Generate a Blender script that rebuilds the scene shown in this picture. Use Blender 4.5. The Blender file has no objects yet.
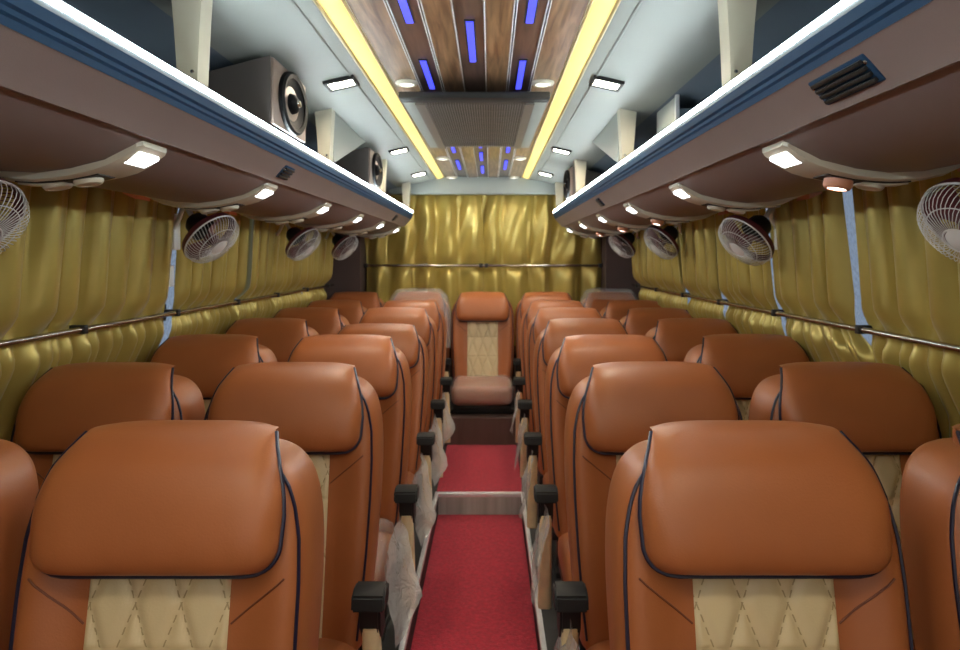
import bpy, bmesh, math, random
from mathutils import Vector, Matrix

# ------------------------------------------------------------------ camera, world, exposure
S = bpy.context.scene
COL = S.collection
cam_d = bpy.data.cameras.new('camera')
cam = bpy.data.objects.new('camera', cam_d)
COL.objects.link(cam)
CAMZ = 1.5
cam.location = (0.06, 0, CAMZ)
cam.rotation_euler = (math.pi / 2, 0, 0)
cam_d.sensor_width = 36
cam_d.lens = 700 / 960 * 36
cam_d.shift_x = -10 / 960
cam_d.shift_y = -68 / 960
cam_d.clip_start = 0.05
cam_d.dof.use_dof = True
cam_d.dof.focus_distance = 1.35
cam_d.dof.aperture_fstop = 7.0
S.camera = cam

W = bpy.data.worlds.new('world')
S.world = W
W.use_nodes = True
W.node_tree.nodes['Background'].inputs[0].default_value = (0.62, 0.74, 0.92, 1)
W.node_tree.nodes['Background'].inputs[1].default_value = 0.24

S.view_settings.view_transform = 'Standard'
S.view_settings.look = 'None'
S.view_settings.gamma = 1
S.view_settings.use_curve_mapping = False
S.view_settings.exposure = 1.28

E_LED, E_SQ, E_PSU, E_COVE, E_BLUE = 36.0, 85.0, 3.0, 0.38, 0.8
YF, YB = -2.2, 6.3          # front and rear end of the cabin that is built

# added fill light for the seat fronts, well behind the camera; no windscreen is built
wl = bpy.data.lights.new('front_fill_light', 'AREA')
wl.shape = 'RECTANGLE'
wl.size, wl.size_y = 2.1, 1.0
wl.energy = 4.5
wl.color = (1.0, 0.95, 0.88)
wlo = bpy.data.objects.new('front_fill_light', wl)
COL.objects.link(wlo)
wlo.location = (0, YF + .06, 1.5)
wlo.rotation_euler = (math.radians(90), 0, 0)

# ------------------------------------------------------------------ materials
def nd(nt, typ, **kw):
    n = nt.nodes.new(typ)
    for k, v in kw.items():
        setattr(n, k, v)
    return n

def pbr(name, col, rough=0.5, metal=0.0, var=0.0, vscale=8, bump=0.0, bscale=200, sheen=0.0, spec=0.5, coat=0.0, stretch=None):
    m = bpy.data.materials.new(name)
    m.use_nodes = True
    nt = m.node_tree
    b = nt.nodes['Principled BSDF']
    b.inputs['Base Color'].default_value = (*col, 1)
    b.inputs['Roughness'].default_value = rough
    b.inputs['Metallic'].default_value = metal
    b.inputs['Specular IOR Level'].default_value = spec
    b.inputs['Sheen Weight'].default_value = sheen
    b.inputs['Coat Weight'].default_value = coat
    tc = nd(nt, 'ShaderNodeTexCoord')
    src = tc.outputs['Object']
    if stretch:
        mp = nd(nt, 'ShaderNodeMapping')
        mp.inputs['Scale'].default_value = stretch
        nt.links.new(src, mp.inputs['Vector'])
        src = mp.outputs['Vector']
    if var:
        n = nd(nt, 'ShaderNodeTexNoise')
        n.inputs['Scale'].default_value = vscale
        n.inputs['Detail'].default_value = 5
        nt.links.new(src, n.inputs['Vector'])
        r = nd(nt, 'ShaderNodeValToRGB')
        r.color_ramp.elements[0].position = 0.3
        r.color_ramp.elements[1].position = 0.7
        r.color_ramp.elements[0].color = (*[c * (1 - var) for c in col], 1)
        r.color_ramp.elements[1].color = (*[min(1, c * (1 + var)) for c in col], 1)
        nt.links.new(n.outputs['Fac'], r.inputs['Fac'])
        nt.links.new(r.outputs['Color'], b.inputs['Base Color'])
    if bump:
        n2 = nd(nt, 'ShaderNodeTexNoise')
        n2.inputs['Scale'].default_value = bscale
        n2.inputs['Detail'].default_value = 3
        nt.links.new(src, n2.inputs['Vector'])
        bp = nd(nt, 'ShaderNodeBump')
        bp.inputs['Strength'].default_value = bump
        bp.inputs['Distance'].default_value = 0.004
        nt.links.new(n2.outputs['Fac'], bp.inputs['Height'])
        nt.links.new(bp.outputs['Normal'], b.inputs['Normal'])
    return m

def emis(name, col, strength):
    m = bpy.data.materials.new(name)
    m.use_nodes = True
    b = m.node_tree.nodes['Principled BSDF']
    b.inputs['Base Color'].default_value = (*[min(.8, c) for c in col], 1)
    b.inputs['Emission Color'].default_value = (*col, 1)
    b.inputs['Emission Strength'].default_value = strength
    b.inputs['Roughness'].default_value = 0.5
    return m

M = {}
M['leather'] = pbr('tan_leather', (0.37, 0.116, 0.038), 0.40, var=0.07, vscale=5, bump=0.10, bscale=260, spec=0.42)
M['seam'] = pbr('leather_seam', (0.16, 0.045, 0.018), 0.6)
M['piping'] = pbr('navy_piping', (0.012, 0.010, 0.032), 0.35)
M['black'] = pbr('black_plastic', (0.018, 0.018, 0.018), 0.5, bump=0.05, bscale=400, spec=0.25)
M['blackmetal'] = pbr('dark_metal', (0.02, 0.018, 0.017), 0.5, metal=0.3)
M['cream'] = pbr('cream_plastic', (0.88, 0.75, 0.45), 0.45, var=0.10, vscale=14)
M['cream_pale'] = pbr('pale_cream_bracket', (0.62, 0.58, 0.46), 0.42, var=0.05, vscale=6)
M['psu'] = pbr('cream_grey_plastic', (0.66, 0.61, 0.49), 0.35)
M['rackbrown'] = pbr('brown_vinyl', (0.235, 0.176, 0.165), 0.5, var=0.05, vscale=4, bump=0.12, bscale=350)
M['bluetrim'] = pbr('slate_blue_trim', (0.020, 0.060, 0.130), 0.6, spec=0.15)
M['ceil'] = pbr('grey_white_ceiling', (0.32, 0.345, 0.320), 0.5, var=0.03, vscale=3)
M['slate'] = pbr('slate_painted_light', (0.17, 0.22, 0.28), 0.5, var=0.05, vscale=4)  # dimness and blue LED glow inside the racks, put into the base colour
M['steel'] = pbr('brushed_steel', (0.88, 0.89, 0.90), 0.3, metal=0.2, var=0.05, vscale=20)
M['riser'] = pbr('aluminium_riser', (0.42, 0.46, 0.43), 0.4, metal=0.0, var=0.2, vscale=30, stretch=(1, 1, 0.05))
M['chrome'] = pbr('chrome', (0.62, 0.62, 0.63), 0.12, metal=1.0)
M['rodmetal'] = pbr('rod_metal', (0.42, 0.38, 0.34), 0.22, metal=1.0)
M['white'] = pbr('white_plastic', (0.72, 0.73, 0.74), 0.4)
M['wire'] = pbr('white_wire', (0.70, 0.68, 0.66), 0.35)
M['maroon'] = pbr('maroon_plastic', (0.10, 0.018, 0.020), 0.4)
M['pillar'] = pbr('pillar_grey', (0.36, 0.34, 0.30), 0.5, var=0.05)
M['wallpanel'] = pbr('side_wall_panel', (0.11, 0.085, 0.07), 0.6, var=0.05)
M['rearbrown'] = pbr('rear_brown_panel', (0.085, 0.052, 0.047), 0.55, var=0.05)
M['riserbrown'] = pbr('brown_riser_laminate', (0.10, 0.06, 0.05), 0.5, var=0.2, vscale=20, stretch=(1, 1, .1))
M['floor'] = pbr('black_vinyl_floor', (0.022, 0.022, 0.022), 0.55, var=0.2, vscale=30)
M['box'] = pbr('speaker_vinyl', (0.105, 0.088, 0.082), 0.55, bump=0.1, bscale=300)
M['boxbrown'] = pbr('speaker_brown_face', (0.21, 0.15, 0.12), 0.5)
M['ring'] = pbr('matt_black_ring', (0.005, 0.005, 0.006), 0.6, spec=0.12)
M['cone'] = pbr('speaker_cone', (0.006, 0.006, 0.008), 0.7, spec=0.1)
M['led'] = emis('cool_led', (0.84, 0.97, 1.0), E_LED)
M['sq'] = emis('square_light', (1.0, 0.86, 0.66), E_SQ)
M['psulight'] = emis('panel_light', (0.93, 0.97, 1.0), E_PSU)
M['lampwarm'] = emis('swivel_lamp_glow', (1.0, 0.93, 0.85), 6.0)
M['orange'] = emis('orange_indicator', (0.9, 0.28, 0.12), 0.015)
M['cove'] = emis('warm_cove_light', (1.0, 0.74, 0.22), E_COVE)
M['down'] = emis('downlight', (1.0, 0.95, 0.85), 0.9)
M['blue'] = emis('blue_led', (0.06, 0.07, 1.0), E_BLUE)
M['blue'].node_tree.nodes['Principled BSDF'].inputs['Base Color'].default_value = (.02, .02, .2, 1)
M['channel'] = pbr('grey_channel', (0.14, 0.16, 0.18), 0.6, spec=0.2)
M['unit'] = pbr('grey_brown_unit', (0.085, 0.072, 0.062), 0.45)
M['unitframe'] = pbr('unit_frame', (0.16, 0.135, 0.115), 0.4)
M['seamtrim'] = pbr('aluminium_seam', (0.85, 0.83, 0.82), 0.45, metal=0.4)
M['brass'] = pbr('brass_trim', (0.58, 0.46, 0.20), 0.3, metal=0.8)
M['orangeplast'] = pbr('orange_plastic', (0.62, 0.27, 0.16), 0.4)

def mat_wood(name, c0, c1):
    m = pbr(name, c0, 0.3, coat=0.3)
    nt = m.node_tree
    b = nt.nodes['Principled BSDF']
    tc = nd(nt, 'ShaderNodeTexCoord')
    mp = nd(nt, 'ShaderNodeMapping')
    mp.inputs['Scale'].default_value = (22, 1.6, 1)
    nt.links.new(tc.outputs['Object'], mp.inputs['Vector'])
    n = nd(nt, 'ShaderNodeTexNoise')
    n.inputs['Scale'].default_value = 2.2
    n.inputs['Detail'].default_value = 7
    n.inputs['Distortion'].default_value = 0.6
    nt.links.new(mp.outputs['Vector'], n.inputs['Vector'])
    r = nd(nt, 'ShaderNodeValToRGB')
    r.color_ramp.elements[0].position = 0.32
    r.color_ramp.elements[1].position = 0.7
    r.color_ramp.elements[0].color = (*c0, 1)
    r.color_ramp.elements[1].color = (*c1, 1)
    nt.links.new(n.outputs['Fac'], r.inputs['Fac'])
    nt.links.new(r.outputs['Color'], b.inputs['Base Color'])
    return m
M['wood'] = mat_wood('walnut_plank', (0.12, 0.060, 0.030), (0.42, 0.245, 0.125))
M['wooddark'] = mat_wood('dark_plank', (0.065, 0.038, 0.030), (0.17, 0.10, 0.072))

def mat_carpet():
    m = pbr('red_carpet', (0.46, 0.020, 0.045), 0.95, var=0.25, vscale=60, bump=0.8, bscale=180, sheen=0.3, spec=0.1)
    return m
M['carpet'] = mat_carpet()

def mat_satin():
    m = pbr('gold_satin', (0.46, 0.345, 0.083), 0.34, metal=0.38, var=0.10, vscale=5, bump=0.10, bscale=9, sheen=0.15, spec=0.55)
    return m
M['satin'] = mat_satin()

def mat_insert():
    m = pbr('beige_quilted_leather', (0.64, 0.51, 0.30), 0.45, bump=0.08, bscale=260)
    nt = m.node_tree
    b = nt.nodes['Principled BSDF']
    # stitch thread along the quilting grooves (a pattern of the cloth itself)
    tc = nd(nt, 'ShaderNodeTexCoord')
    sx = nd(nt, 'ShaderNodeSeparateXYZ')
    nt.links.new(tc.outputs['UV'], sx.inputs[0])
    def math_(op, a, b_=None):
        n = nd(nt, 'ShaderNodeMath', operation=op)
        for i, v in enumerate((a, b_)):
            if v is None: continue
            if isinstance(v, (int, float)): n.inputs[i].default_value = v
            else: nt.links.new(v, n.inputs[i])
        return n.outputs[0]
    def line(sgn):
        t = math_('ADD', sx.outputs[0], sx.outputs[1]) if sgn > 0 else math_('SUBTRACT', sx.outputs[0], sx.outputs[1])
        f = math_('FRACT', t)
        d = math_('ABSOLUTE', math_('SUBTRACT', f, 0.5))
        on = math_('LESS_THAN', d, 0.016)
        v = math_('FRACT', math_('MULTIPLY', sx.outputs[1], 11))
        return math_('MULTIPLY', on, math_('LESS_THAN', v, 0.62))
    k = math_('MAXIMUM', line(1), line(-1))
    mix = nd(nt, 'ShaderNodeMix', data_type='RGBA')
    nt.links.new(k, mix.inputs['Factor'])
    mix.inputs['A'].default_value = (0.64, 0.51, 0.30, 1)
    mix.inputs['B'].default_value = (0.36, 0.26, 0.13, 1)
    nt.links.new(mix.outputs['Result'], b.inputs['Base Color'])
    return m
M['insert'] = mat_insert()

def mat_plastic():
    m = bpy.data.materials.new('clear_plastic_wrap')
    m.use_nodes = True
    nt = m.node_tree
    b = nt.nodes['Principled BSDF']
    b.inputs['Base Color'].default_value = (0.80, 0.78, 0.77, 1)
    b.inputs['Roughness'].default_value = 0.16
    b.inputs['Alpha'].default_value = 0.24
    b.inputs['Specular IOR Level'].default_value = 0.9
    tc = nd(nt, 'ShaderNodeTexCoord')
    n = nd(nt, 'ShaderNodeTexNoise')
    n.inputs['Scale'].default_value = 28
    n.inputs['Detail'].default_value = 4
    n.inputs['Distortion'].default_value = 1.2
    nt.links.new(tc.outputs['Object'], n.inputs['Vector'])
    bp = nd(nt, 'ShaderNodeBump')
    bp.inputs['Strength'].default_value = 0.9
    bp.inputs['Distance'].default_value = 0.02
    nt.links.new(n.outputs['Fac'], bp.inputs['Height'])
    nt.links.new(bp.outputs['Normal'], b.inputs['Normal'])
    return m
M['plastic'] = mat_plastic()
def mat_plastic2():
    m = M['plastic'].copy()
    m.name = 'milky_plastic_sheet'
    m.node_tree.nodes['Principled BSDF'].inputs['Alpha'].default_value = 0.46
    m.node_tree.nodes['Principled BSDF'].inputs['Base Color'].default_value = (0.85, 0.84, 0.82, 1)
    return m
M['sheet'] = mat_plastic2()

def mat_glass():
    m = bpy.data.materials.new('frosted_window_glass')
    m.use_nodes = True
    nt = m.node_tree
    nt.nodes.remove(nt.nodes['Principled BSDF'])
    out = nt.nodes['Material Output']
    tr = nd(nt, 'ShaderNodeBsdfTranslucent')
    tr.inputs['Color'].default_value = (0.75, 0.83, 0.95, 1)
    gl = nd(nt, 'ShaderNodeBsdfGlossy')
    gl.inputs['Roughness'].default_value = 0.12
    tn = nd(nt, 'ShaderNodeBsdfTransparent')
    tc = nd(nt, 'ShaderNodeTexCoord')
    n = nd(nt, 'ShaderNodeTexNoise')
    n.inputs['Scale'].default_value = 40
    nt.links.new(tc.outputs['Object'], n.inputs['Vector'])
    m1 = nd(nt, 'ShaderNodeMixShader')
    nt.links.new(n.outputs['Fac'], m1.inputs[0])
    nt.links.new(tr.outputs[0], m1.inputs[1])
    nt.links.new(tn.outputs[0], m1.inputs[2])
    m2 = nd(nt, 'ShaderNodeMixShader')
    m2.inputs[0].default_value = 0.2
    nt.links.new(m1.outputs[0], m2.inputs[1])
    nt.links.new(gl.outputs[0], m2.inputs[2])
    nt.links.new(m2.outputs[0], out.inputs['Surface'])
    return m
M['glass'] = mat_glass()

# ------------------------------------------------------------------ object helpers
def tag(o, label=None, cat=None, group=None, kind=None):
    if label: o['label'] = label
    if cat: o['category'] = cat
    if group: o['group'] = group
    if kind: o['kind'] = kind
    return o

def empty(name, loc=(0, 0, 0), rz=0.0):
    o = bpy.data.objects.new(name, None)
    o.empty_display_size = 0.1
    COL.objects.link(o)
    o.location = loc
    o.rotation_euler = (0, 0, rz)
    return o

def children(o):
    return [c for c in bpy.data.objects if c.parent == o]

def copy_tree(o, parent=None):
    c = o.copy()
    COL.objects.link(c)
    c.parent = parent
    for ch in list(o.children):
        copy_tree(ch, c)
    return c

def link_bm(name, bm, mat, parent=None, smooth=True, loc=None, angle=None):
    bmesh.ops.remove_doubles(bm, verts=bm.verts, dist=1e-6)
    bmesh.ops.recalc_face_normals(bm, faces=bm.faces)
    me = bpy.data.meshes.new(name)
    bm.to_mesh(me)
    bm.free()
    return link_me(name, me, mat, parent, smooth, loc, angle)

def link_me(name, me, mat, parent=None, smooth=True, loc=None, angle=None):
    if not me.materials:
        me.materials.append(mat)
    for p in me.polygons:
        p.use_smooth = smooth
    if smooth and angle:
        me.set_sharp_from_angle(angle=math.radians(angle))
    o = bpy.data.objects.new(name, me)
    COL.objects.link(o)
    if parent: o.parent = parent
    if loc: o.location = loc
    return o

def subdiv(o, levels=2):
    """apply a subdivision once, so that copies can share the finished mesh"""
    md = o.modifiers.new('s', 'SUBSURF')
    md.levels = levels
    dg = bpy.context.evaluated_depsgraph_get()
    me = bpy.data.meshes.new_from_object(o.evaluated_get(dg))
    o.modifiers.clear()
    old = o.data
    o.data = me
    for p in me.polygons: p.use_smooth = True
    bpy.data.meshes.remove(old)
    return o

def add_box(bm, lo, hi, bevel=0.0, seg=2, mtx=None):
    lo, hi = Vector(lo), Vector(hi)
    r = bmesh.ops.create_cube(bm, size=1)
    vs = r['verts']
    c, d = (lo + hi) / 2, hi - lo
    for v in vs:
        v.co = Vector((v.co.x * d.x, v.co.y * d.y, v.co.z * d.z)) + c
    if bevel:
        es = list({e for v in vs for e in v.link_edges})
        rb = bmesh.ops.bevel(bm, geom=es, offset=bevel, segments=seg, affect='EDGES', profile=0.5)
        vs = list({v for f in rb['faces'] for v in f.verts} | {v for v in vs if v.is_valid})
    if mtx is not None:
        for v in vs: v.co = mtx @ v.co
    return vs

def box(name, lo, hi, mat, parent=None, bevel=0.0, seg=2, mtx=None):
    bm = bmesh.new()
    add_box(bm, lo, hi, bevel, seg, mtx)
    return link_bm(name, bm, mat, parent, True, None, 40)

def add_tube(bm, pts, r, n=8, closed=False, caps=True):
    pts = [Vector(p) for p in pts]
    N = len(pts)
    rings = []
    up = Vector((0, 0, 1))
    prev = None
    for i, p in enumerate(pts):
        if closed:
            t = pts[(i + 1) % N] - pts[i - 1]
        else:
            t = pts[min(i + 1, N - 1)] - pts[max(i - 1, 0)]
        if t.length < 1e-9: t = Vector((0, 0, 1))
        t.normalize()
        if prev is None:
            a = t.orthogonal().normalized()
        else:
            a = prev - t * prev.dot(t)
            if a.length < 1e-6: a = t.orthogonal()
            a.normalize()
        prev = a
        b = t.cross(a)
        rr = r[i] if isinstance(r, (list, tuple)) else r
        rings.append([bm.verts.new(p + (a * math.cos(2 * math.pi * k / n) + b * math.sin(2 * math.pi * k / n)) * rr) for k in range(n)])
    m = N if closed else N - 1
    for i in range(m):
        A, B = rings[i], rings[(i + 1) % N]
        for k in range(n):
            bm.faces.new((A[k], A[(k + 1) % n], B[(k + 1) % n], B[k]))
    if caps and not closed:
        bm.faces.new(rings[0][::-1])
        bm.faces.new(rings[-1])

def tube(name, pts, r, mat, parent=None, n=8, closed=False):
    bm = bmesh.new()
    add_tube(bm, pts, r, n, closed)
    return link_bm(name, bm, mat, parent, True, None, 50)

def add_prism(bm, prof, axis, a, b):
    """prof: list of 2-D points, extruded along axis ('y' -> prof is x,z ; 'x' -> prof is y,z ; 'z' -> x,y)"""
    def P(u, v, t):
        return {'y': (u, t, v), 'x': (t, u, v), 'z': (u, v, t)}[axis]
    A = [bm.verts.new(P(u, v, a)) for u, v in prof]
    B = [bm.verts.new(P(u, v, b)) for u, v in prof]
    n = len(prof)
    for i in range(n):
        bm.faces.new((A[i], A[(i + 1) % n], B[(i + 1) % n], B[i]))
    bm.faces.new(A[::-1])
    bm.faces.new(B)

def prism(name, prof, axis, a, b, mat, parent=None, smooth=True, angle=35):
    bm = bmesh.new()
    add_prism(bm, prof, axis, a, b)
    return link_bm(name, bm, mat, parent, smooth, None, angle)

def add_lathe(bm, prof, n=24, mtx=None):
    """prof: (radius, height) list about z"""
    rings = []
    for r, h in prof:
        if r < 1e-6:
            rings.append([bm.verts.new((0, 0, h))])
        else:
            rings.append([bm.verts.new((r * math.cos(2 * math.pi * k / n), r * math.sin(2 * math.pi * k / n), h)) for k in range(n)])
    for A, B in zip(rings, rings[1:]):
        for k in range(n):
            k2 = (k + 1) % n
            if len(A) == 1 and len(B) == 1: continue
            if len(A) == 1: bm.faces.new((A[0], B[k2], B[k]))
            elif len(B) == 1: bm.faces.new((A[k], A[k2], B[0]))
            else: bm.faces.new((A[k], A[k2], B[k2], B[k]))
    if mtx is not None:
        for R in rings:
            for v in R: v.co = mtx @ v.co

def lathe(name, prof, mat, parent=None, n=24, mtx=None, angle=40):
    bm = bmesh.new()
    add_lathe(bm, prof, n, mtx)
    return link_bm(name, bm, mat, parent, True, None, angle)

def lerp(a, b, t): return a + (b - a) * t

def interp(tab, x):
    if x <= tab[0][0]: return tab[0][1]
    for (x0, y0), (x1, y1) in zip(tab, tab[1:]):
        if x <= x1: return lerp(y0, y1, (x - x0) / (x1 - x0))
    return tab[-1][1]

ORD = ['front', 'second', 'third', 'fourth', 'fifth', 'sixth', 'seventh']
SIDE = {-1: 'left', 1: 'right'}

# ------------------------------------------------------------------ the shell
FZ = 0.127        # seat floor, above the sunken aisle
RZ = 0.330        # rear platform
WELL = 0.245      # half width of the sunken aisle
STEP_Y = 4.05
PLAT_Y = 5.08
def wallx(z):
    return interp([(0, 1.43), (1.05, 1.43), (1.27, 1.375), (1.8, 1.30), (2.0, 1.24)], z)

bm = bmesh.new()
add_box(bm, (-1.40, YF, -0.05), (1.40, YB + .1, 0.0))
for s in (-1, 1):
    add_box(bm, (min(s * 1.38, s * WELL), YF, 0), (max(s * 1.38, s * WELL), STEP_Y, FZ))
add_box(bm, (-1.38, STEP_Y, 0), (1.38, YB + .1, FZ))
tag(link_bm('floor', bm, M['floor'], None, False), kind='structure')
tag(box('trim_1', (-1.38, PLAT_Y, FZ), (1.38, YB + .05, RZ), M['riserbrown']), kind='structure')

bm = bmesh.new()
for s in (-1, 1):
    a, b = sorted((s * (WELL - .006), s * (WELL + .014)))
    add_box(bm, (a, YF, FZ - .02), (b, STEP_Y + .016, FZ + .008), 0.003)
add_box(bm, (-WELL - .014, STEP_Y - .008, FZ - .015), (WELL + .014, STEP_Y + .024, FZ + .009), 0.003)
tag(link_bm('trim_2', bm, M['steel'], None, True, None, 40), kind='structure')
tag(box('trim_3', (-WELL + .006, STEP_Y - .006, 0.0), (WELL - .006, STEP_Y + .001, FZ - .014), M['riser']), kind='structure')

o = box('aisle_carpet', (-WELL + .004, YF, 0.0), (WELL - .004, STEP_Y - .006, .012), M['carpet'])
tag(o, 'red carpet runner in the sunken aisle between the front seats', 'carpet', 'aisle carpets')
o = box('aisle_carpet', (-WELL - .005, STEP_Y + .024, FZ), (WELL + .005, PLAT_Y, FZ + .010), M['carpet'])
tag(o, 'red carpet on the raised floor past the metal step', 'carpet', 'aisle carpets')

# side walls with window openings
PIL = [0.1, 1.55, 2.95, 4.35, 5.72]
MUL = [0.85, 2.27, 3.66, 5.05]
for s in (-1, 1):
    bm = bmesh.new()
    def strip(y0, y1, z0, z1, th=.05):
        prof = [(s * wallx(z0), z0), (s * wallx(z1), z1), (s * (wallx(z1) + th), z1), (s * (wallx(z0) + th), z0)]
        add_prism(bm, prof, 'y', y0, y1)
    strip(YF, YB, -.05, .86)
    strip(YF, YB, 1.80, 2.0)
    strip(YF, 0.0, .86, 1.80)
    strip(5.80, YB, .86, 1.80)
    tag(link_bm('wall_' + SIDE[s], bm, M['wallpanel'], None, False), kind='structure')
    k = 0
    ys = [0.0] + sorted(PIL + MUL)[1:] + [5.80]
    for y0, y1 in zip(ys, ys[1:]):
        k += 1
        if y1 - y0 < .2: continue
        prof = [(s * (wallx(.86) + .02), .86), (s * (wallx(1.2) + .02), 1.2), (s * (wallx(1.8) + .02), 1.80),
                (s * (wallx(1.8) + .026), 1.80), (s * (wallx(1.2) + .026), 1.2), (s * (wallx(.86) + .026), .86)]
        tag(prism('window_%d' % (k + (0 if s < 0 else 10)), prof, 'y', y0, y1, M['glass'], None, False), kind='structure')
    bm = bmesh.new()
    for y in PIL[1:]:
        prof = [(s * (wallx(z) - i), z) for z, i in ((.3, .0), (.86, .048), (1.2, .048), (1.8, .040))] + \
               [(s * (wallx(z) + .03), z) for z in (1.8, 1.2, .86, .3)]
        add_prism(bm, prof, 'y', y - .042, y + .042)
    for y in MUL:
        prof = [(s * (wallx(z) - i), z) for z, i in ((.3, .0), (.86, .040), (1.2, .040), (1.8, .035))] + \
               [(s * (wallx(z) + .03), z) for z in (1.8, 1.2, .86, .3)]
        add_prism(bm, prof, 'y', y - .026, y + .026)
    tag(link_bm('trim_%d' % (4 if s < 0 else 5), bm, M['pillar'], None, False), kind='structure')

# ends of the cabin
tag(box('wall_back', (-1.4, YB + .02, -.05), (1.4, YB + .10, 2.3), M['rearbrown']), kind='structure')
tag(box('wall_front', (-1.4, YF - .06, -.05), (1.4, YF, 2.3), M['wallpanel']), kind='structure')
for s, n in ((-1, 6), (1, 7)):
    a, b = sorted((s * 1.05, s * 1.33))
    prof = [(s * 1.05, .33), (s * 1.35, .33), (s * 1.35, 1.2), (s * 1.285, 1.8), (s * 1.05, 1.8)]
    tag(prism('trim_%d' % n, prof, 'y', 5.98, YB + .02, M['rearbrown'], None, False), kind='structure')
tag(box('trim_8', (-.82, 6.05, 2.045), (.82, 6.16, 2.20), M['ceil'], bevel=.01), kind='structure')

# ceiling: white lining to the sides, inside the racks weak light and LED glow are painted slate
CP = [(.400, 2.176), (.50, 2.155), (.60, 2.130), (.70, 2.110), (.74, 2.102)]
SP = [(.74, 2.102), (.80, 2.088), (.92, 2.055), (1.04, 2.00), (1.14, 1.92), (1.21, 1.80)]
bm = bmesh.new()
for s in (-1, 1):
    prof = [(s * x, z) for x, z in CP] + [(s * x, z + .04) for x, z in CP[::-1]]
    add_prism(bm, prof, 'y', YF, YB + .05)
add_box(bm, (-.42, YF, 2.235), (.42, YB + .05, 2.26))
for s in (-1, 1):        # shallow seam ridge along the lining
    add_tube(bm, [(s * .452, YF, 2.163), (s * .452, YB, 2.163)], .0035, 6)
tag(link_bm('ceiling', bm, M['ceil'], None, True, None, 30), kind='structure')
for s, n in ((-1, 9), (1, 10)):
    prof = [(s * x, z) for x, z in SP] + [(s * (x + .03), z + .03) for x, z in SP[::-1]]
    tag(prism('trim_%d' % n, prof, 'y', YF, YB + .05, M['slate']), kind='structure')

# ------------------------------------------------------------------ wooden ceiling panel, cove lights
wp = tag(empty('wooden_ceiling_panel', (0, 0, 2.19)),
         'walnut plank panel down the middle of the ceiling', 'ceiling panel')
edges = [-.33, -.213, -.118, -.048, .048, .118, .213, .33]
edges = [-.33, -.222, -.131, -.0445, .0445, .131, .222, .33]
for i, (a, b) in enumerate(zip(edges, edges[1:])):
    dk = i % 2 == 1
    box('plank', (a + .002, YF, .004 if dk else 0), (b - .002, YB - .15, .03), M['wooddark' if dk else 'wood'], wp, bevel=.002, seg=1)
for e in edges:
    dbl = (-.004, .004) if e in (-.222, -.131, .131, .222) else (0,)
    bm = bmesh.new()
    for d in dbl:
        add_tube(bm, [(e + d, YF, -.0005), (e + d, YB - .15, -.0005)], .0019, 6)
    link_bm('seam_trim', bm, M['seamtrim'], wp)

def blue_light(x, y0, y1, lab):
    t = tag(empty('blue_ceiling_light', (x, (y0 + y1) / 2, 2.194)), lab, 'ceiling light', 'blue LED dashes in the ceiling')
    L = (y1 - y0) / 2
    box('light_frame', (-.016, -L - .006, -.004), (.016, L + .006, .002), M['black'], t, bevel=.001, seg=1)
    box('light_bar', (-.011, -L, -.007), (.011, L, -.003), M['blue'], t, bevel=.001, seg=1)
LX = .176
for y0, y1, c, lab in [
        (1.64, 2.06, -1, 'blue light bar in the left dark plank, nearest the camera at the top edge'),
        (1.64, 2.06, 1, 'blue light bar in the right dark plank, nearest the camera at the top edge'),
        (2.05, 2.47, 0, 'blue light bar in the middle dark plank ahead of the air grille'),
        (2.46, 2.87, -1, 'blue light bar in the left dark plank just ahead of the air grille'),
        (2.46, 2.87, 1, 'blue light bar in the right dark plank just ahead of the air grille'),
        (4.28, 4.62, -1, 'blue light bar in the left dark plank just behind the air grille'),
        (4.28, 4.62, 1, 'blue light bar in the right dark plank just behind the air grille'),
        (4.22, 4.42, 0, 'short blue light bar in the middle dark plank just behind the air grille'),
        (4.62, 5.0, 0, 'blue light bar in the middle dark plank, between its neighbours behind the grille'),
        (5.0, 5.5, -1, 'blue light bar in the left dark plank near the rear header'),
        (5.0, 5.5, 1, 'blue light bar in the right dark plank near the rear header'),
        (5.3, 5.75, 0, 'blue light bar in the middle dark plank near the rear header')]:
    blue_light(c * LX, y0, y1, lab)

for s in (-1, 1):
    t = tag(empty('cove_light', (s * .367, 0, 2.18)), 'long glowing yellow light strip along the %s edge of the wooden ceiling panel' % SIDE[s], 'strip light', 'yellow cove lights')
    prof = [(-.0335 * s, .012), (.0 * s, -.003), (.026 * s, -.006), (.026 * s, .010), (-.0335 * s, .02)]
    prism('diffuser', prof, 'y', YF, 6.04, M['cove'], t)
    bm = bmesh.new()
    add_tube(bm, [(s * .031, YF, -.007), (s * .031, 6.04, -.007)], .0065, 8)
    link_bm('outer_trim', bm, M['brass'], t)
    bm = bmesh.new()
    add_tube(bm, [(-s * .034, YF, .007), (-s * .034, 6.04, .007)], .005, 8)
    link_bm('inner_trim', bm, M['brass'], t)

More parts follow.
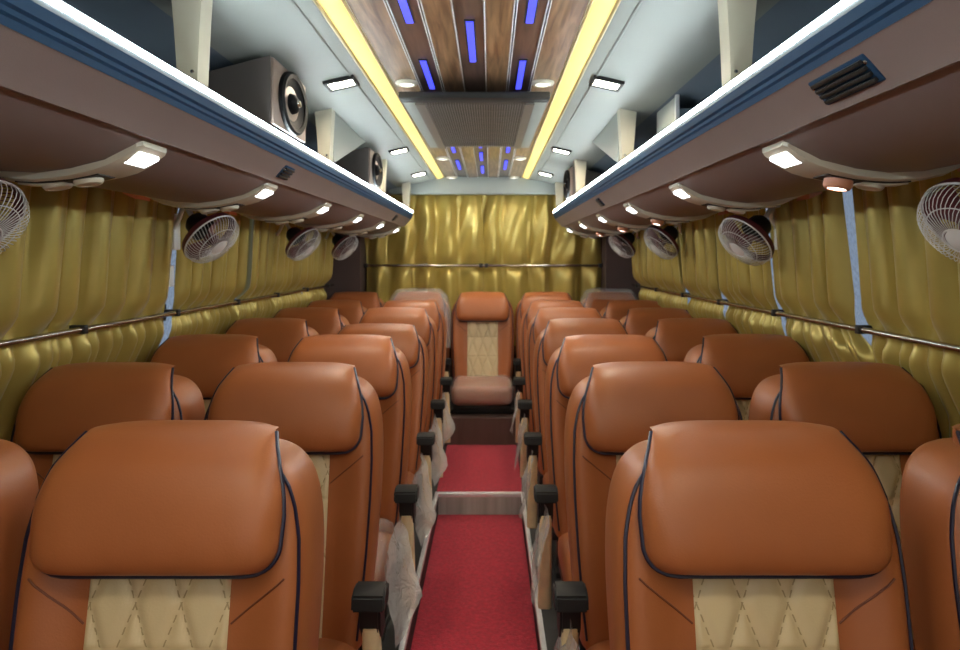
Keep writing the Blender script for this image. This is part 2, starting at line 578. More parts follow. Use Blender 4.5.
# ------------------------------------------------------------------ air return grille
g = tag(empty('air_return_unit', (0, 2.72, 2.12)), 'dark air return grille unit hanging from the wooden ceiling panel', 'air vent')
UY = 1.36
def uz(y): return lerp(0.0, .022, y / UY)
bm = bmesh.new()
prof = [(0, .0), (UY, .022), (UY, .065), (.34, .068), (.30, .022), (0, .020)]
add_prism(bm, prof, 'x', -.285, .285)
link_bm('housing', bm, M['unit'], g, True, None, 30)
box('front_lip', (-.292, -.035, -.010), (.292, .05, .016), M['black'], g, bevel=.006)
for s in (-1, 1):
    prof = [(.04, -.004), (UY - .03, .019), (UY - .03, .012), (.04, -.012)]
    a, b = sorted((s * .235, s * .285))
    prism('side_panel', prof, 'x', a, b, M['ceil'], g)
for s in (-1, 1):
    prof = [(.05, -.006), (UY - .03, .016), (UY - .03, .006), (.05, -.018)]
    a, b = sorted((s * .198, s * .236))
    prism('grille_frame', prof, 'x', a, b, M['unitframe'], g)
bm = bmesh.new()
for i in range(38):
    x = -.196 + .392 * i / 37
    v = add_box(bm, (x - .0020, .07, -.014), (x + .0020, UY - .06, -.003))
    for q in v: q.co.z += uz(q.co.y)
for i in range(9):
    y = .10 + (UY - .2) * i / 8
    v = add_box(bm, (-.197, y - .003, -.006), (.197, y + .003, -.001))
    for q in v: q.co.z += uz(q.co.y)
link_bm('grille', bm, pbr('grille_bars', (0.26, 0.235, 0.215), 0.4, metal=.2), g, False)

# ------------------------------------------------------------------ square ceiling lights, downlights
for s in (-1, 1):
    for k, y in enumerate((-1.0, 0.3, 2.62, 4.28, 5.48)):
        lab = ['square ceiling light on the %s lining, far behind the camera', 'square ceiling light on the %s lining, above the camera',
               'square ceiling light on the %s lining beside the air grille front, largest in view',
               'square ceiling light on the %s lining, second in view towards the rear', 'square ceiling light on the %s lining nearest the rear curtain'][k] % SIDE[s]
        t = tag(empty('square_ceiling_light', (s * .497, y, 2.154)), lab, 'ceiling light', 'square ceiling lights')
        t.rotation_euler = (0, s * math.radians(12.5), 0)
        bm = bmesh.new()
        for lo, hi in (((-.058, -.062, -.012), (-.044, .062, .002)), ((.044, -.062, -.012), (.058, .062, .002)),
                       ((-.046, -.062, -.012), (.046, -.040, .002)), ((-.046, .040, -.012), (.046, .062, .002))):
            add_box(bm, lo, hi, .002, 1)
        link_bm('frame', bm, M['black'], t, True, None, 40)
        box('diffuser', (-.044, -.044, -.008), (.044, .044, 0.0), M['sq'], t)
    for k, y in enumerate((2.75, 4.85, 6.0)):
        lab = ['round cream downlight by the %s front corner of the air grille', 'round cream downlight on the %s edge of the wood behind the air grille',
               'round cream downlight on the %s edge of the wood at the rear header'][k] % SIDE[s]
        t = tag(empty('round_downlight', (s * .267, y, 2.188)), lab, 'ceiling light', 'round downlights')
        lathe('bezel', [(0.030, 0.0), (.045, 0.0), (.046, -.006), (.040, -.013), (.031, -.014), (.028, -.008)], M['cream_pale'], t, 28)
        lathe('lens', [(0.0, -.015), (.02, -.0145), (.031, -.010), (.031, -.002), (0, -.002)], M['down'], t, 24)

# ------------------------------------------------------------------ luggage racks
RK = [(.676, 1.772), (.690, 1.762), (.715, 1.745), (.78, 1.712), (.86, 1.694), (.94, 1.686), (1.02, 1.690), (1.10, 1.708), (1.17, 1.735), (1.235, 1.765)]
YR0, YR1 = YF, 5.98
def rackz(x): return interp(RK, x)
for s in (-1, 1):
    r = tag(empty('luggage_rack', (0, 0, 0)), 'long brown overhead luggage rack along the %s side with a white lit edge' % SIDE[s], 'luggage rack', 'luggage racks')
    def pr(name, pts, mat, y0=YR0, y1=YR1, angle=25):
        return prism(name, [(s * x, z) for x, z in pts], 'y', y0, y1, mat, r, True, angle)
    pr('fascia', [(.616, 1.824), (.640, 1.800), (.668, 1.768), (.674, 1.757), (.680, 1.757), (.684, 1.768), (.66, 1.85), (.63, 1.85)], M['rackbrown'])
    pr('underside', RK + [(x, z + .02) for x, z in RK[::-1]], M['rackbrown'])
    pr('shelf', [(.64, 1.85), (1.235, 1.80), (1.235, 1.785), (.66, 1.80)], M['slate'])
    pr('edge_trim', [(.598, 1.868), (.601, 1.850), (.607, 1.846), (.607, 1.838), (.612, 1.834), (.616, 1.822), (.64, 1.84), (.64, 1.868)], M['bluetrim'])
    pr('led_channel', [(.598, 1.868), (.6045, 1.899), (.616, 1.903), (.64, 1.868)], M['channel'])
    pr('led_strip', [(.5990, 1.881), (.6020, 1.8945), (.6045, 1.894), (.6015, 1.8805)], M['led'])
    pr('end_cap', [(.617, 1.824), (.677, 1.760)] + RK[1:] + [(1.235, 1.80), (.64, 1.85)], M['rackbrown'], YR1, YR1 + .02)
    for y in (1.655, 2.99, 4.52, 5.88):
        n = 9
        L, R_ = [], []
        for i in range(n + 1):
            t = i / n
            z = lerp(1.845, 2.15, t)
            L.append((s * lerp(.620, .606, t ** 1.5), z))
            R_.append((s * (lerp(.664, .684, t ** 1.6)), z))
        bm = bmesh.new()
        add_prism(bm, L + R_[::-1], 'y', y - .032, y + .032)
        es = [e for e in bm.edges if abs(e.verts[0].co.y - e.verts[1].co.y) < 1e-5 and abs(e.verts[0].co.z - e.verts[1].co.z) > .01]
        bmesh.ops.bevel(bm, geom=es, offset=.006, segments=2, affect='EDGES')
        br = link_bm('bracket', bm, M['cream_pale'], r, True, None, 40)
        lathe('screw', [(0, .003), (.004, .002), (.005, 0)], M['chrome'], br, 10, Matrix.Translation((s * .63, y - .033, 1.93)) @ Matrix.Rotation(math.radians(90), 4, 'X'))
    # triangular gusset behind the second bracket
    prism('gusset_panel', [(3.02, 1.905), (3.02, 2.126), (3.78, 2.122)], 'x', min(s * .612, s * .622), max(s * .612, s * .622), M['ceil'], r)

# vents on the fascia
fn = Vector((-(1.824 - 1.760), 0, -(.677 - .617))).normalized()     # right-side outward normal (towards the aisle, down)
for s, y, L, lab in [(1, 1.16, .092, 'large dark louvred vent on the right rack fascia, nearest the camera'),
                     (1, 3.72, .05, 'small dark louvred vent on the right rack fascia, far down the bus'),
                     (-1, 2.42, .055, 'small dark louvred vent on the left rack fascia, below the first speaker box'),
                     (-1, 5.2, .05, 'small dark louvred vent on the left rack fascia, near the rear')]:
    t = tag(empty('fascia_vent', (s * .648, y, 1.792)), lab, 'air vent', 'vents on the rack fascias')
    # local frame: u along y, v up the fascia, n outward
    v = Vector((s * -.060, 0, .064)).normalized()
    n = Vector((-s * .064, 0, -.060)).normalized()
    mt = Matrix(((0, v.x, n.x, 0), (1, v.y, n.y, 0), (0, v.z, n.z, 0), (0, 0, 0, 1)))
    H = .030 if L > .1 else .027
    bm = bmesh.new()
    add_box(bm, (-L, -H, -.004), (L, H, .004), .003, 2, mt)
    link_bm('vent_frame', bm, M['bluetrim'], t, True, None, 40)
    for q in range(4):
        c = -H * .66 + q * H * .44
        bm = bmesh.new()
        add_box(bm, (-L * .88, c - .004, .003), (L * .88, c + .003, .010), .001, 1, mt)
        link_bm('louvre', bm, M['black'], t, True, None, 40)
    for e in (-1, 1):
        bm = bmesh.new()
        add_lathe(bm, [(.004, .003), (.004, .006), (0, .0065)], 10, mt @ Matrix.Translation((e * L * .93, H * .5, 0)))
        link_bm('screw', bm, M['chrome'], t)

# ------------------------------------------------------------------ reading light panels under the racks
PSH = .010
def psu(s, y, lab, orange):
    t = tag(empty('reading_light_panel', (s * .72, y, 1.735)), lab, 'reading light', 'reading light panels')
    X0 = .72
    def P(x, yy, dz): return (s * (x + PSH - X0), yy, rackz(x + PSH) - dz - 1.735)
    # cream strip following the underside of the rack, wide at the lamp and tapering to the wall
    xs = [.690, .70, .73, .76, .79, .82, .86, .90, .94, .98, 1.02, 1.06, 1.10, 1.14, 1.18, 1.22]
    w0 = [(.690, -.055), (.70, -.066), (.76, -.066), (.83, -.060), (.90, -.050), (1.0, -.042), (1.22, -.028)]
    w1 = [(.690, .055), (.70, .068), (.76, .068), (.83, .060), (.90, .050), (1.0, .042), (1.22, .028)]
    bm = bmesh.new()
    top, rings = [], []
    for x in xs:
        a, b = interp(w0, x), interp(w1, x)
        th = .020 if .72 < x < 1.1 else .012
        ring = [P(x, a, -.004), P(x, a, th * .75), P(x, a + .008, th), P(x, b - .008, th), P(x, b, th * .75), P(x, b, -.004)]
        rings.append([bm.verts.new(q) for q in ring])
    for A, B in zip(rings, rings[1:]):
        for i in range(6):
            bm.faces.new((A[i], A[(i + 1) % 6], B[(i + 1) % 6], B[i]))
    bm.faces.new(rings[0]); bm.faces.new(rings[-1][::-1])
    link_bm('panel', bm, M['psu'], t, True, None, 40)
    # lamp window
    def slab(name, x0, x1, y0, y1, d0, d1, mat, n=5):
        bm = bmesh.new()
        rr = []
        for i in range(n + 1):
            x = lerp(x0, x1, i / n)
            rr.append([bm.verts.new(P(x, y0, d0)), bm.verts.new(P(x, y0, d1)), bm.verts.new(P(x, y1, d1)), bm.verts.new(P(x, y1, d0))])
        for A, B in zip(rr, rr[1:]):
            for i in range(4):
                bm.faces.new((A[i], A[(i + 1) % 4], B[(i + 1) % 4], B[i]))
        bm.faces.new(rr[0]); bm.faces.new(rr[-1][::-1])
        return link_bm(name, bm, mat, t, True, None, 40)
    slab('lamp_window', .704, .738, -.044, .046, .012, .0206, M['psulight'])
    slab('control_recess', .800, .985, -.036, .036, .014, .0225, M['blackmetal'])
    # two swivel outlets in the recess
    for q, x in enumerate((.842, .915)):
        warm = orange and q == 0
        mt = Matrix.Translation(P(x, 0 if q == 0 else .004, .02)) @ Matrix.Rotation(math.radians(180 + s * 12), 4, 'Y')
        sw = lathe('swivel_lamp', [(.031, -.006), (.031, .006 + .008 * warm), (.027, .012 + .009 * warm), (.021, .013 + .010 * warm), (.019, .010 + .009 * warm)], M['orangeplast'] if warm else M['psu'], t, 22, mt)
        lathe('lens', [(.0195, .008 + .009 * warm), (.0195, .011 + .010 * warm), (0, .013 + .010 * warm)], M['lampwarm'] if warm else M['cream_pale'], sw, 18, mt)
    slab('dial_wing', .885, .985, -.026, .026, .020, .026, M['cream_pale'], 4)
    slab('call_button', 1.145, 1.19, -.050, .050, .004, .030, M['orange'] if s < 0 else M['orangeplast'])
    return t
for s in (-1, 1):
    for k in range(-1, 6):
        y = 1.59 + .86 * k
        where = {-2: 'behind the camera', -1: 'above the camera', 0: 'nearest the camera', 1: 'second from the camera', 2: 'third from the camera',
                 3: 'fourth from the camera', 4: 'fifth from the camera', 5: 'farthest from the camera'}[k]
        lab = 'cream reading light panel under the %s luggage rack, %s' % (SIDE[s], where)
        if s > 0 and k == 0:
            lab = 'cream reading light panel with an orange swivel lamp under the right rack, nearest the camera'
        psu(s, y, lab, s > 0 and k in (0, 2, 3, 4))

# ------------------------------------------------------------------ speaker boxes in the racks
def speaker(s, y0, y1, x0, zt, slanted, lab):
    t = tag(empty('speaker_box', (s * x0, y0, 1.852)), lab, 'speaker', 'speaker boxes on the racks')
    D = y1 - y0
    zt -= 1.852
    a, b = sorted((0.0, s * .34))
    if slanted:
        prof = [(0, .056), (s * .05, .056), (s * .05, 0), (s * .34, 0), (s * .34, zt - .10), (s * .012, zt - .01), (0, zt - .012)]
    else:
        prof = [(0, .056), (s * .05, .056), (s * .05, 0), (s * .34, 0), (s * .34, zt - .10), (s * .20, zt - .060), (s * .0, zt - .008)]
    bm = bmesh.new()
    add_prism(bm, prof, 'y', 0, D)
    link_bm('cabinet', bm, M['box'], t, False)
    bm = bmesh.new()
    add_box(bm, (min(-s * .010, 0), .0, .054), (max(-s * .010, 0), D, zt - .014), .003)
    link_bm('baffle', bm, M['boxbrown'], t, True, None, 40)
    mt = Matrix.Translation((-s * .010, D * .52, (zt + .04) * .5)) @ Matrix.Rotation(-s * math.radians(90), 4, 'Y')
    if s > 0: pass
    ry = (zt - .05) * .46 / (D * .40)
    el = mt @ Matrix.Scale(ry, 4, (1, 0, 0))
    R0 = D * .40
    ring = lathe('speaker_ring', [(R0, -.003), (R0, .012), (R0 * .93, .018), (R0 * .80, .014), (R0 * .78, -.003)], M['ring'], t, 32, el)
    cone = lathe('cone', [(R0 * .79, .010), (R0 * .55, .0), (R0 * .34, -.004), (R0 * .34, -.006), (0, -.006)], M['cone'], t, 32, el)
    lathe('dust_cap', [(R0 * .34, -.004), (R0 * .30, .012), (R0 * .18, .022), (0, .026)], M['cone'], t, 24, el)
    lathe('cap_badge', [(0, .030), (R0 * .10, .029), (R0 * .13, .024)], M['chrome'], t, 16, el)
speaker(-1, 2.13, 2.50, .608, 2.122, False, 'large speaker box on the left rack, ahead of the second bracket')
speaker(-1, 3.86, 4.24, .610, 2.115, True, 'slant topped speaker box on the left rack, just ahead of the third bracket')
speaker(1, 4.66, 5.04, .610, 2.115, True, 'speaker box on the right rack between the two rearmost brackets')
b = tag(empty('rack_cabinet', (.745, 2.57, 1.83)), 'pale panelled box on the right rack between the two nearest brackets', 'box')
box('cabinet_body', (0.006, 0, 0), (.30, .30, .215), M['slate'], b)
box('aisle_panel', (-.002, 0, 0.0), (.008, .30, .262), M['ceil'], b, bevel=.003)
box('panel_edging', (-.005, -.006, 0), (.010, .008, .266), M['white'], b, bevel=.002)

# ------------------------------------------------------------------ curtains and rods
def curt_x(z): return interp([(.70, 1.405), (1.05, 1.395), (1.20, 1.325), (1.265, 1.302), (1.36, 1.308), (1.80, 1.262)], z)
def curtain(s, y0, y1, folds, seed, lab, edge0=0.0, edge1=0.0):
    """side curtain panel; edge0/edge1 pull the two edges inwards at the rod"""
    rnd = random.Random(seed)
    t_name = 'window_curtain'
    nc, nr = folds * 18 + 1, 44
    ph = [rnd.uniform(-.9, .9) for _ in range(folds + 2)]
    am = [rnd.uniform(.6, 1.25) for _ in range(folds + 2)]
    sk = [rnd.uniform(-.03, .03) for _ in range(folds + 2)]
    bm = bmesh.new()
    V = []
    z0, z1, zr = .70, 1.82, 1.265
    for j in range(nr + 1):
        z = lerp(z0, z1, j / nr)
        row = []
        pinch = math.exp(-((z - zr) / .05) ** 2)
        tie = 1.0 if z > zr else math.exp(-((z - zr) / .05) ** 2)
        if z > zr:
            A = .084 * (1 - .72 * pinch) * (1 - .2 * (z - zr) / .5)
        else:
            A = .060 * (1 - .75 * pinch)
        for i in range(nc):
            u = i / (nc - 1)
            f = u * folds
            k = int(f)
            fr = f - k
            kk = min(k, folds)
            p0 = lerp(ph[kk], ph[min(kk + 1, folds + 1)], fr)
            a0 = lerp(am[kk], am[min(kk + 1, folds + 1)], fr)
            s0 = lerp(sk[kk], sk[min(kk + 1, folds + 1)], fr)
            g = (f + p0 / 6.283 + (.07 * math.sin(z * 9 + seed) if z < zr else .035 * math.sin(z * 5 + seed + k))) % 1.0
            w = math.tanh(1.7 * math.sin(2 * math.pi * g) + .45) / .95
            if z < zr: w = .35 * w + .65 * math.tanh(1.5 * math.sin(4 * math.pi * f + p0 * 1.7 + seed))
            w2 = .22 * math.sin(4 * math.pi * f + p0 * 2.3 + z * 4)
            x = curt_x(z) - A * a0 * (.55 + .5 * w + w2 * .25)
            if z < zr: x -= .012 * (1 - pinch)
            yy = lerp(y0 + edge0 * tie, y1 - edge1 * tie, u) + s0 * (z - z1) * .5
            row.append(bm.verts.new((s * x, yy, z)))
        V.append(row)
    for A_, B_ in zip(V, V[1:]):
        for i in range(nc - 1):
            bm.faces.new((A_[i], A_[i + 1], B_[i + 1], B_[i]))
    o = link_bm(t_name, bm, M['satin'])
    tag(o, lab, 'curtain', 'gold curtains on the side windows')
    return o
LC = [(0.05, 1.50, 8), (1.54, 2.17, 4), (2.15, 2.94, 5), (2.97, 3.65, 6), (3.67, 4.335, 7), (4.365, 5.04, 7), (5.06, 5.71, 7)]
LN = ['just outside the photo', 'at the left edge of the photo', 'just ahead of the nearest whole fan',
      'behind the nearest whole fan', 'fourth in view from the camera', 'fifth in view from the camera', 'farthest from the camera by the rear panel']
for i, (a, b, f) in enumerate(LC):
    curtain(-1, a, b, f, 11 + i, 'olive gold curtain on the left windows, ' + LN[i], .0 if i < 3 else .012, .016 if i != 1 else 0)
RC = [(0.05, 1.50, 8), (1.54, 2.275, 5), (2.255, 2.94, 4), (2.97, 3.65, 6), (3.67, 4.335, 7), (4.365, 5.04, 7), (5.06, 5.71, 7)]
RN = ['just outside the photo', 'at the right edge of the photo', 'between the glass gap and nearest whole fan',
      'behind the nearest whole fan', 'fourth in view from the camera', 'fifth in view from the camera', 'farthest from the camera by the rear panel']
for i, (a, b, f) in enumerate(RC):
    curtain(1, a, b, f, 41 + i, 'olive gold curtain on the right windows, ' + RN[i], .12 if i == 2 else .012, .016 if i != 1 else .012)

for s in (-1, 1):
    t = tag(empty('curtain_rod', (s * 1.262, 0, 1.265)), 'long metal rod holding the curtains along the %s windows' % SIDE[s], 'curtain rod', 'curtain rods')
    tube('rod', [(0, 0.0, 0), (0, 5.9, 0)], .0095, M['rodmetal'], t, 12)
    for y in PIL[1:] + MUL[1:]:
        bm = bmesh.new()
        add_box(bm, (min(s * -.014, s * .072), y - .012, -.014), (max(s * -.014, s * .072), y + .012, .014), .003)
        add_box(bm, (min(s * .050, s * .064), y - .020, -.035), (max(s * .050, s * .064), y + .020, .035), .003)
        link_bm('rod_bracket', bm, M['blackmetal'], t, True, None, 40)

def rear_curtain(x0, x1, folds, seed, lab):
    rnd = random.Random(seed)
    nc, nr = folds * 18 + 1, 60
    ph = [rnd.uniform(-1.1, 1.1) for _ in range(folds + 2)]
    am = [rnd.uniform(.5, 1.3) for _ in range(folds + 2)]
    bm = bmesh.new()
    V = []
    for j in range(nr + 1):
        z = lerp(.72, 2.06, j / nr)
        row = []
        pinch = math.exp(-((z - 1.42) / .06) ** 2)
        A = .085 * (1 - .55 * pinch) * (1 if z < 1.95 else lerp(1, .6, (z - 1.95) / .11))
        for i in range(nc):
            u = i / (nc - 1); f = u * folds; k = int(f); fr = f - k; kk = min(k, folds)
            p0 = lerp(ph[kk], ph[min(kk + 1, folds + 1)], fr); a0 = lerp(am[kk], am[min(kk + 1, folds + 1)], fr)
            g = (f + p0 / 6.283 + .09 * math.sin(z * 4 + seed + k)) % 1.0
            w = -math.cos(math.pi * g / .62) if g < .62 else math.cos(math.pi * (g - .62) / .38)
            d = (2.06 - z)
            swag = .009 * math.sin(2 * math.pi * f * 1.5 + 14 * d + seed)          # sagging cross wrinkles
            y = 6.225 - A * a0 * (.5 + .5 * w) - swag * (1 - pinch) * (1 if z > 1.42 else .4)
            row.append(bm.verts.new((lerp(x0, x1, u) + .01 * math.sin(z * 6 + k), y, z)))
        V.append(row)
    for A_, B_ in zip(V, V[1:]):
        for i in range(nc - 1):
            bm.faces.new((A_[i], A_[i + 1], B_[i + 1], B_[i]))
    tag(link_bm('rear_curtain', bm, M['satin']), lab, 'curtain', 'gold curtains across the rear window')
rear_curtain(-1.045, 0.0, 5, 3, 'gold satin curtain covering the left half of the rear window')
rear_curtain(-.01, 1.045, 5, 8, 'gold satin curtain covering the right half of the rear window')
t = tag(empty('rear_curtain_rod', (0, 6.145, 1.425)), 'metal rod across the rear curtains', 'curtain rod')
tube('rod', [(-1.05, 0, 0), (1.05, 0, 0)], .012, M['rodmetal'], t, 12)
for x in (-1.03, -.02, .03, 1.03):
    box('rod_clamp', (x - .016, -.016, -.018), (x + .016, .03, .018), M['blackmetal'], t, bevel=.003)

# ------------------------------------------------------------------ fans
def build_fan():
    t = empty('wall_fan', (0, 0, 0))
    R = .113
    bm = bmesh.new()                      # front guard: local +z is the blowing direction
    nW = 54
    for k in range(nW):
        a = 2 * math.pi * k / nW
        pts = []
        for q in range(7):
            f = q / 6
            r = lerp(.032, R, math.sin(f * math.pi / 2) ** .9)
            z = .058 * math.cos(f * math.pi / 2) ** .75 if f < 1 else 0
            tw = a + .35 * (1 - f)
            pts.append((r * math.cos(tw), r * math.sin(tw), z))
        add_tube(bm, pts, .0010, 4)
    for r, z, w in ((R, 0, .0032), (.080, .042, .0014), (.034, .058, .0022)):
        add_tube(bm, [(r * math.cos(2 * math.pi * k / 40), r * math.sin(2 * math.pi * k / 40), z) for k in range(40)], w, 6, True)
    link_bm('front_guard', bm, M['wire'], t)
    lathe('guard_badge', [(0, .062), (.022, .061), (.031, .057), (.031, .054), (0, .054)], M['wire'], t, 24)
    bm = bmesh.new()                      # rear guard
    for k in range(40):
        a = 2 * math.pi * k / 40
        pts = [(lerp(R, .05, q / 5) * math.cos(a), lerp(R, .05, q / 5) * math.sin(a), -.045 * math.sin(q / 5 * math.pi / 2)) for q in range(6)]
        add_tube(bm, pts, .0012, 4)
    link_bm('rear_guard', bm, M['maroon'], t)
    lathe('shroud', [(R + .001, .002), (R + .003, -.004), (R - .004, -.024), (R - .012, -.022), (R - .006, -.004), (R - .004, .001)], M['maroon'], t, 40)
    for k in range(3):
        bm = bmesh.new()
        a = 2 * math.pi * k / 3
        rr = []
        for q in range(7):
            r = lerp(.02, .100, q / 6)
            half = lerp(.18, .48, math.sin(q / 6 * math.pi * .55))
            row = []
            for p in range(5):
                b_ = a + lerp(-half, half, p / 4)
                row.append(bm.verts.new((r * math.cos(b_), r * math.sin(b_), lerp(-.010, .020, p / 4))))
            rr.append(row)
        for A, B in zip(rr, rr[1:]):
            for p in range(4): bm.faces.new((A[p], A[p + 1], B[p + 1], B[p]))
        bmesh.ops.solidify(bm, geom=bm.faces[:], thickness=.0025)
        link_bm('blade', bm, M['maroon'], t)
    lathe('hub', [(0, .03), (.018, .028), (.024, .018), (.024, -.01), (0, -.01)], M['maroon'], t, 20)
    lathe('motor', [(.05, -.040), (.05, -.060), (.045, -.095), (.030, -.112), (0, -.114)], M['blackmetal'], t, 24)
    return t
fan0 = build_fan()
FANS = [(-1, 1.50, -1.055, 1.578, 'white caged fan cut by the left edge of the photo'),
        (-1, 2.72, -1.025, 1.575, 'white caged fan on the left pillar, nearest one shown whole'),
        (-1, 4.08, -1.03, 1.578, 'white caged fan on the left side, second one shown whole'),
        (-1, 5.30, -1.04, 1.576, 'white caged fan on the left side, farthest by the brown rear panel'),
        (1, 1.50, 1.10, 1.572, 'white caged fan cut by the right edge of the photo'),
        (1, 2.72, 1.055, 1.566, 'white caged fan on the right pillar, nearest one shown whole'),
        (1, 4.08, 1.06, 1.585, 'white caged fan on the right side, second one shown whole'),
        (1, 5.30, 1.06, 1.59, 'white caged fan on the right side, farthest by the brown rear panel')]
fans = [fan0] + [copy_tree(fan0) for _ in FANS[1:]]
for f, (s, y, x, z, lab) in zip(fans, FANS):
    n = Vector((-s * .70, -.20, -.67)).normalized()
    f.location = (x, y, z)
    f.rotation_mode = 'QUATERNION'
    f.rotation_quaternion = n.to_track_quat('Z', 'Y')
    tag(f, lab, 'fan', 'caged fans on the window pillars')
    # mounting arm and clamp up to the pillar (own meshes, in the fan's frame)
    py = y + .20
    inv = Matrix.LocRotScale(f.location, f.rotation_quaternion, None).inverted()
    back = f.location - n * .10
    wp_ = Vector((s * 1.27, py, 1.60))
    bm = bmesh.new()
    add_tube(bm, [inv @ back, inv @ (back + Vector((s * .05, .02, .07))), inv @ Vector((s * 1.20, y + .12, 1.66)), inv @ wp_], .010, 8)
    link_bm('mount_arm', bm, M['steel'], f)
    bm = bmesh.new()
    add_box(bm, (wp_.x - .028, py - .03, 1.53), (wp_.x + .028, py + .03, 1.68), .006, 2, inv)
    link_bm('wall_clamp', bm, M['steel'], f, True, None, 40)
    bm = bmesh.new()
    c1 = back + Vector((s * .04, .01, .075))
    add_box(bm, (c1.x - .03, c1.y - .022, c1.z - .016), (c1.x + .03, c1.y + .022, c1.z + .016), .007, 2, inv)
    link_bm('tilt_knuckle', bm, M['white'], f, True, None, 40)
    # white plug box below the fan on the pillar
    if y > 2:
        p = tag(empty('plug_box', (s * 1.292, y + .20, 1.42)), 'small white plug box with a cable on the %s pillar below the %s' % (
            SIDE[s], {2.72: 'nearest whole fan', 4.08: 'second whole fan', 5.30: 'farthest fan'}[y]), 'plug box', 'plug boxes on the pillars')
        box('housing', (-.022, -.032, -.045), (.022, .032, .045), M['white'], p, bevel=.006)
        tube('cable', [(-s * .01, -.02, .04), (-s * .016, -.035, .09), (-s * .02, -.03, .14)], .007, M['white'], p, 6)

# ------------------------------------------------------------------ seats
PV = Vector((0, .10, .42))
LEAN = .20
def yb(z): return (z - .42) * LEAN                 # front face of the backrest, relative to the pivot
BW = [(.30, .232), (.36, .238), (.42, .244), (.55, .254), (.70, .261), (.80, .262), (.88, .258), (.93, .247), (.96, .235), (.983, .218), (1.002, .196), (1.014, .166), (1.022, .12)]
RINGF = [(-1, .055), (-.992, .025), (-.955, -.004), (-.89, -.020), (-.80, -.022), (-.70, -.014), (-.60, -.003), (-.50, .0), (-.25, .0), (0, .0)]
RINGB = [(1.0, .10), (.985, .135), (.90, .155), (.5, .165), (0, .167)]
def front_off(u):
    t = [(x, y) for x, y in RINGF] + [(-x, y) for x, y in RINGF[::-1][1:]]
    return interp(t, u)

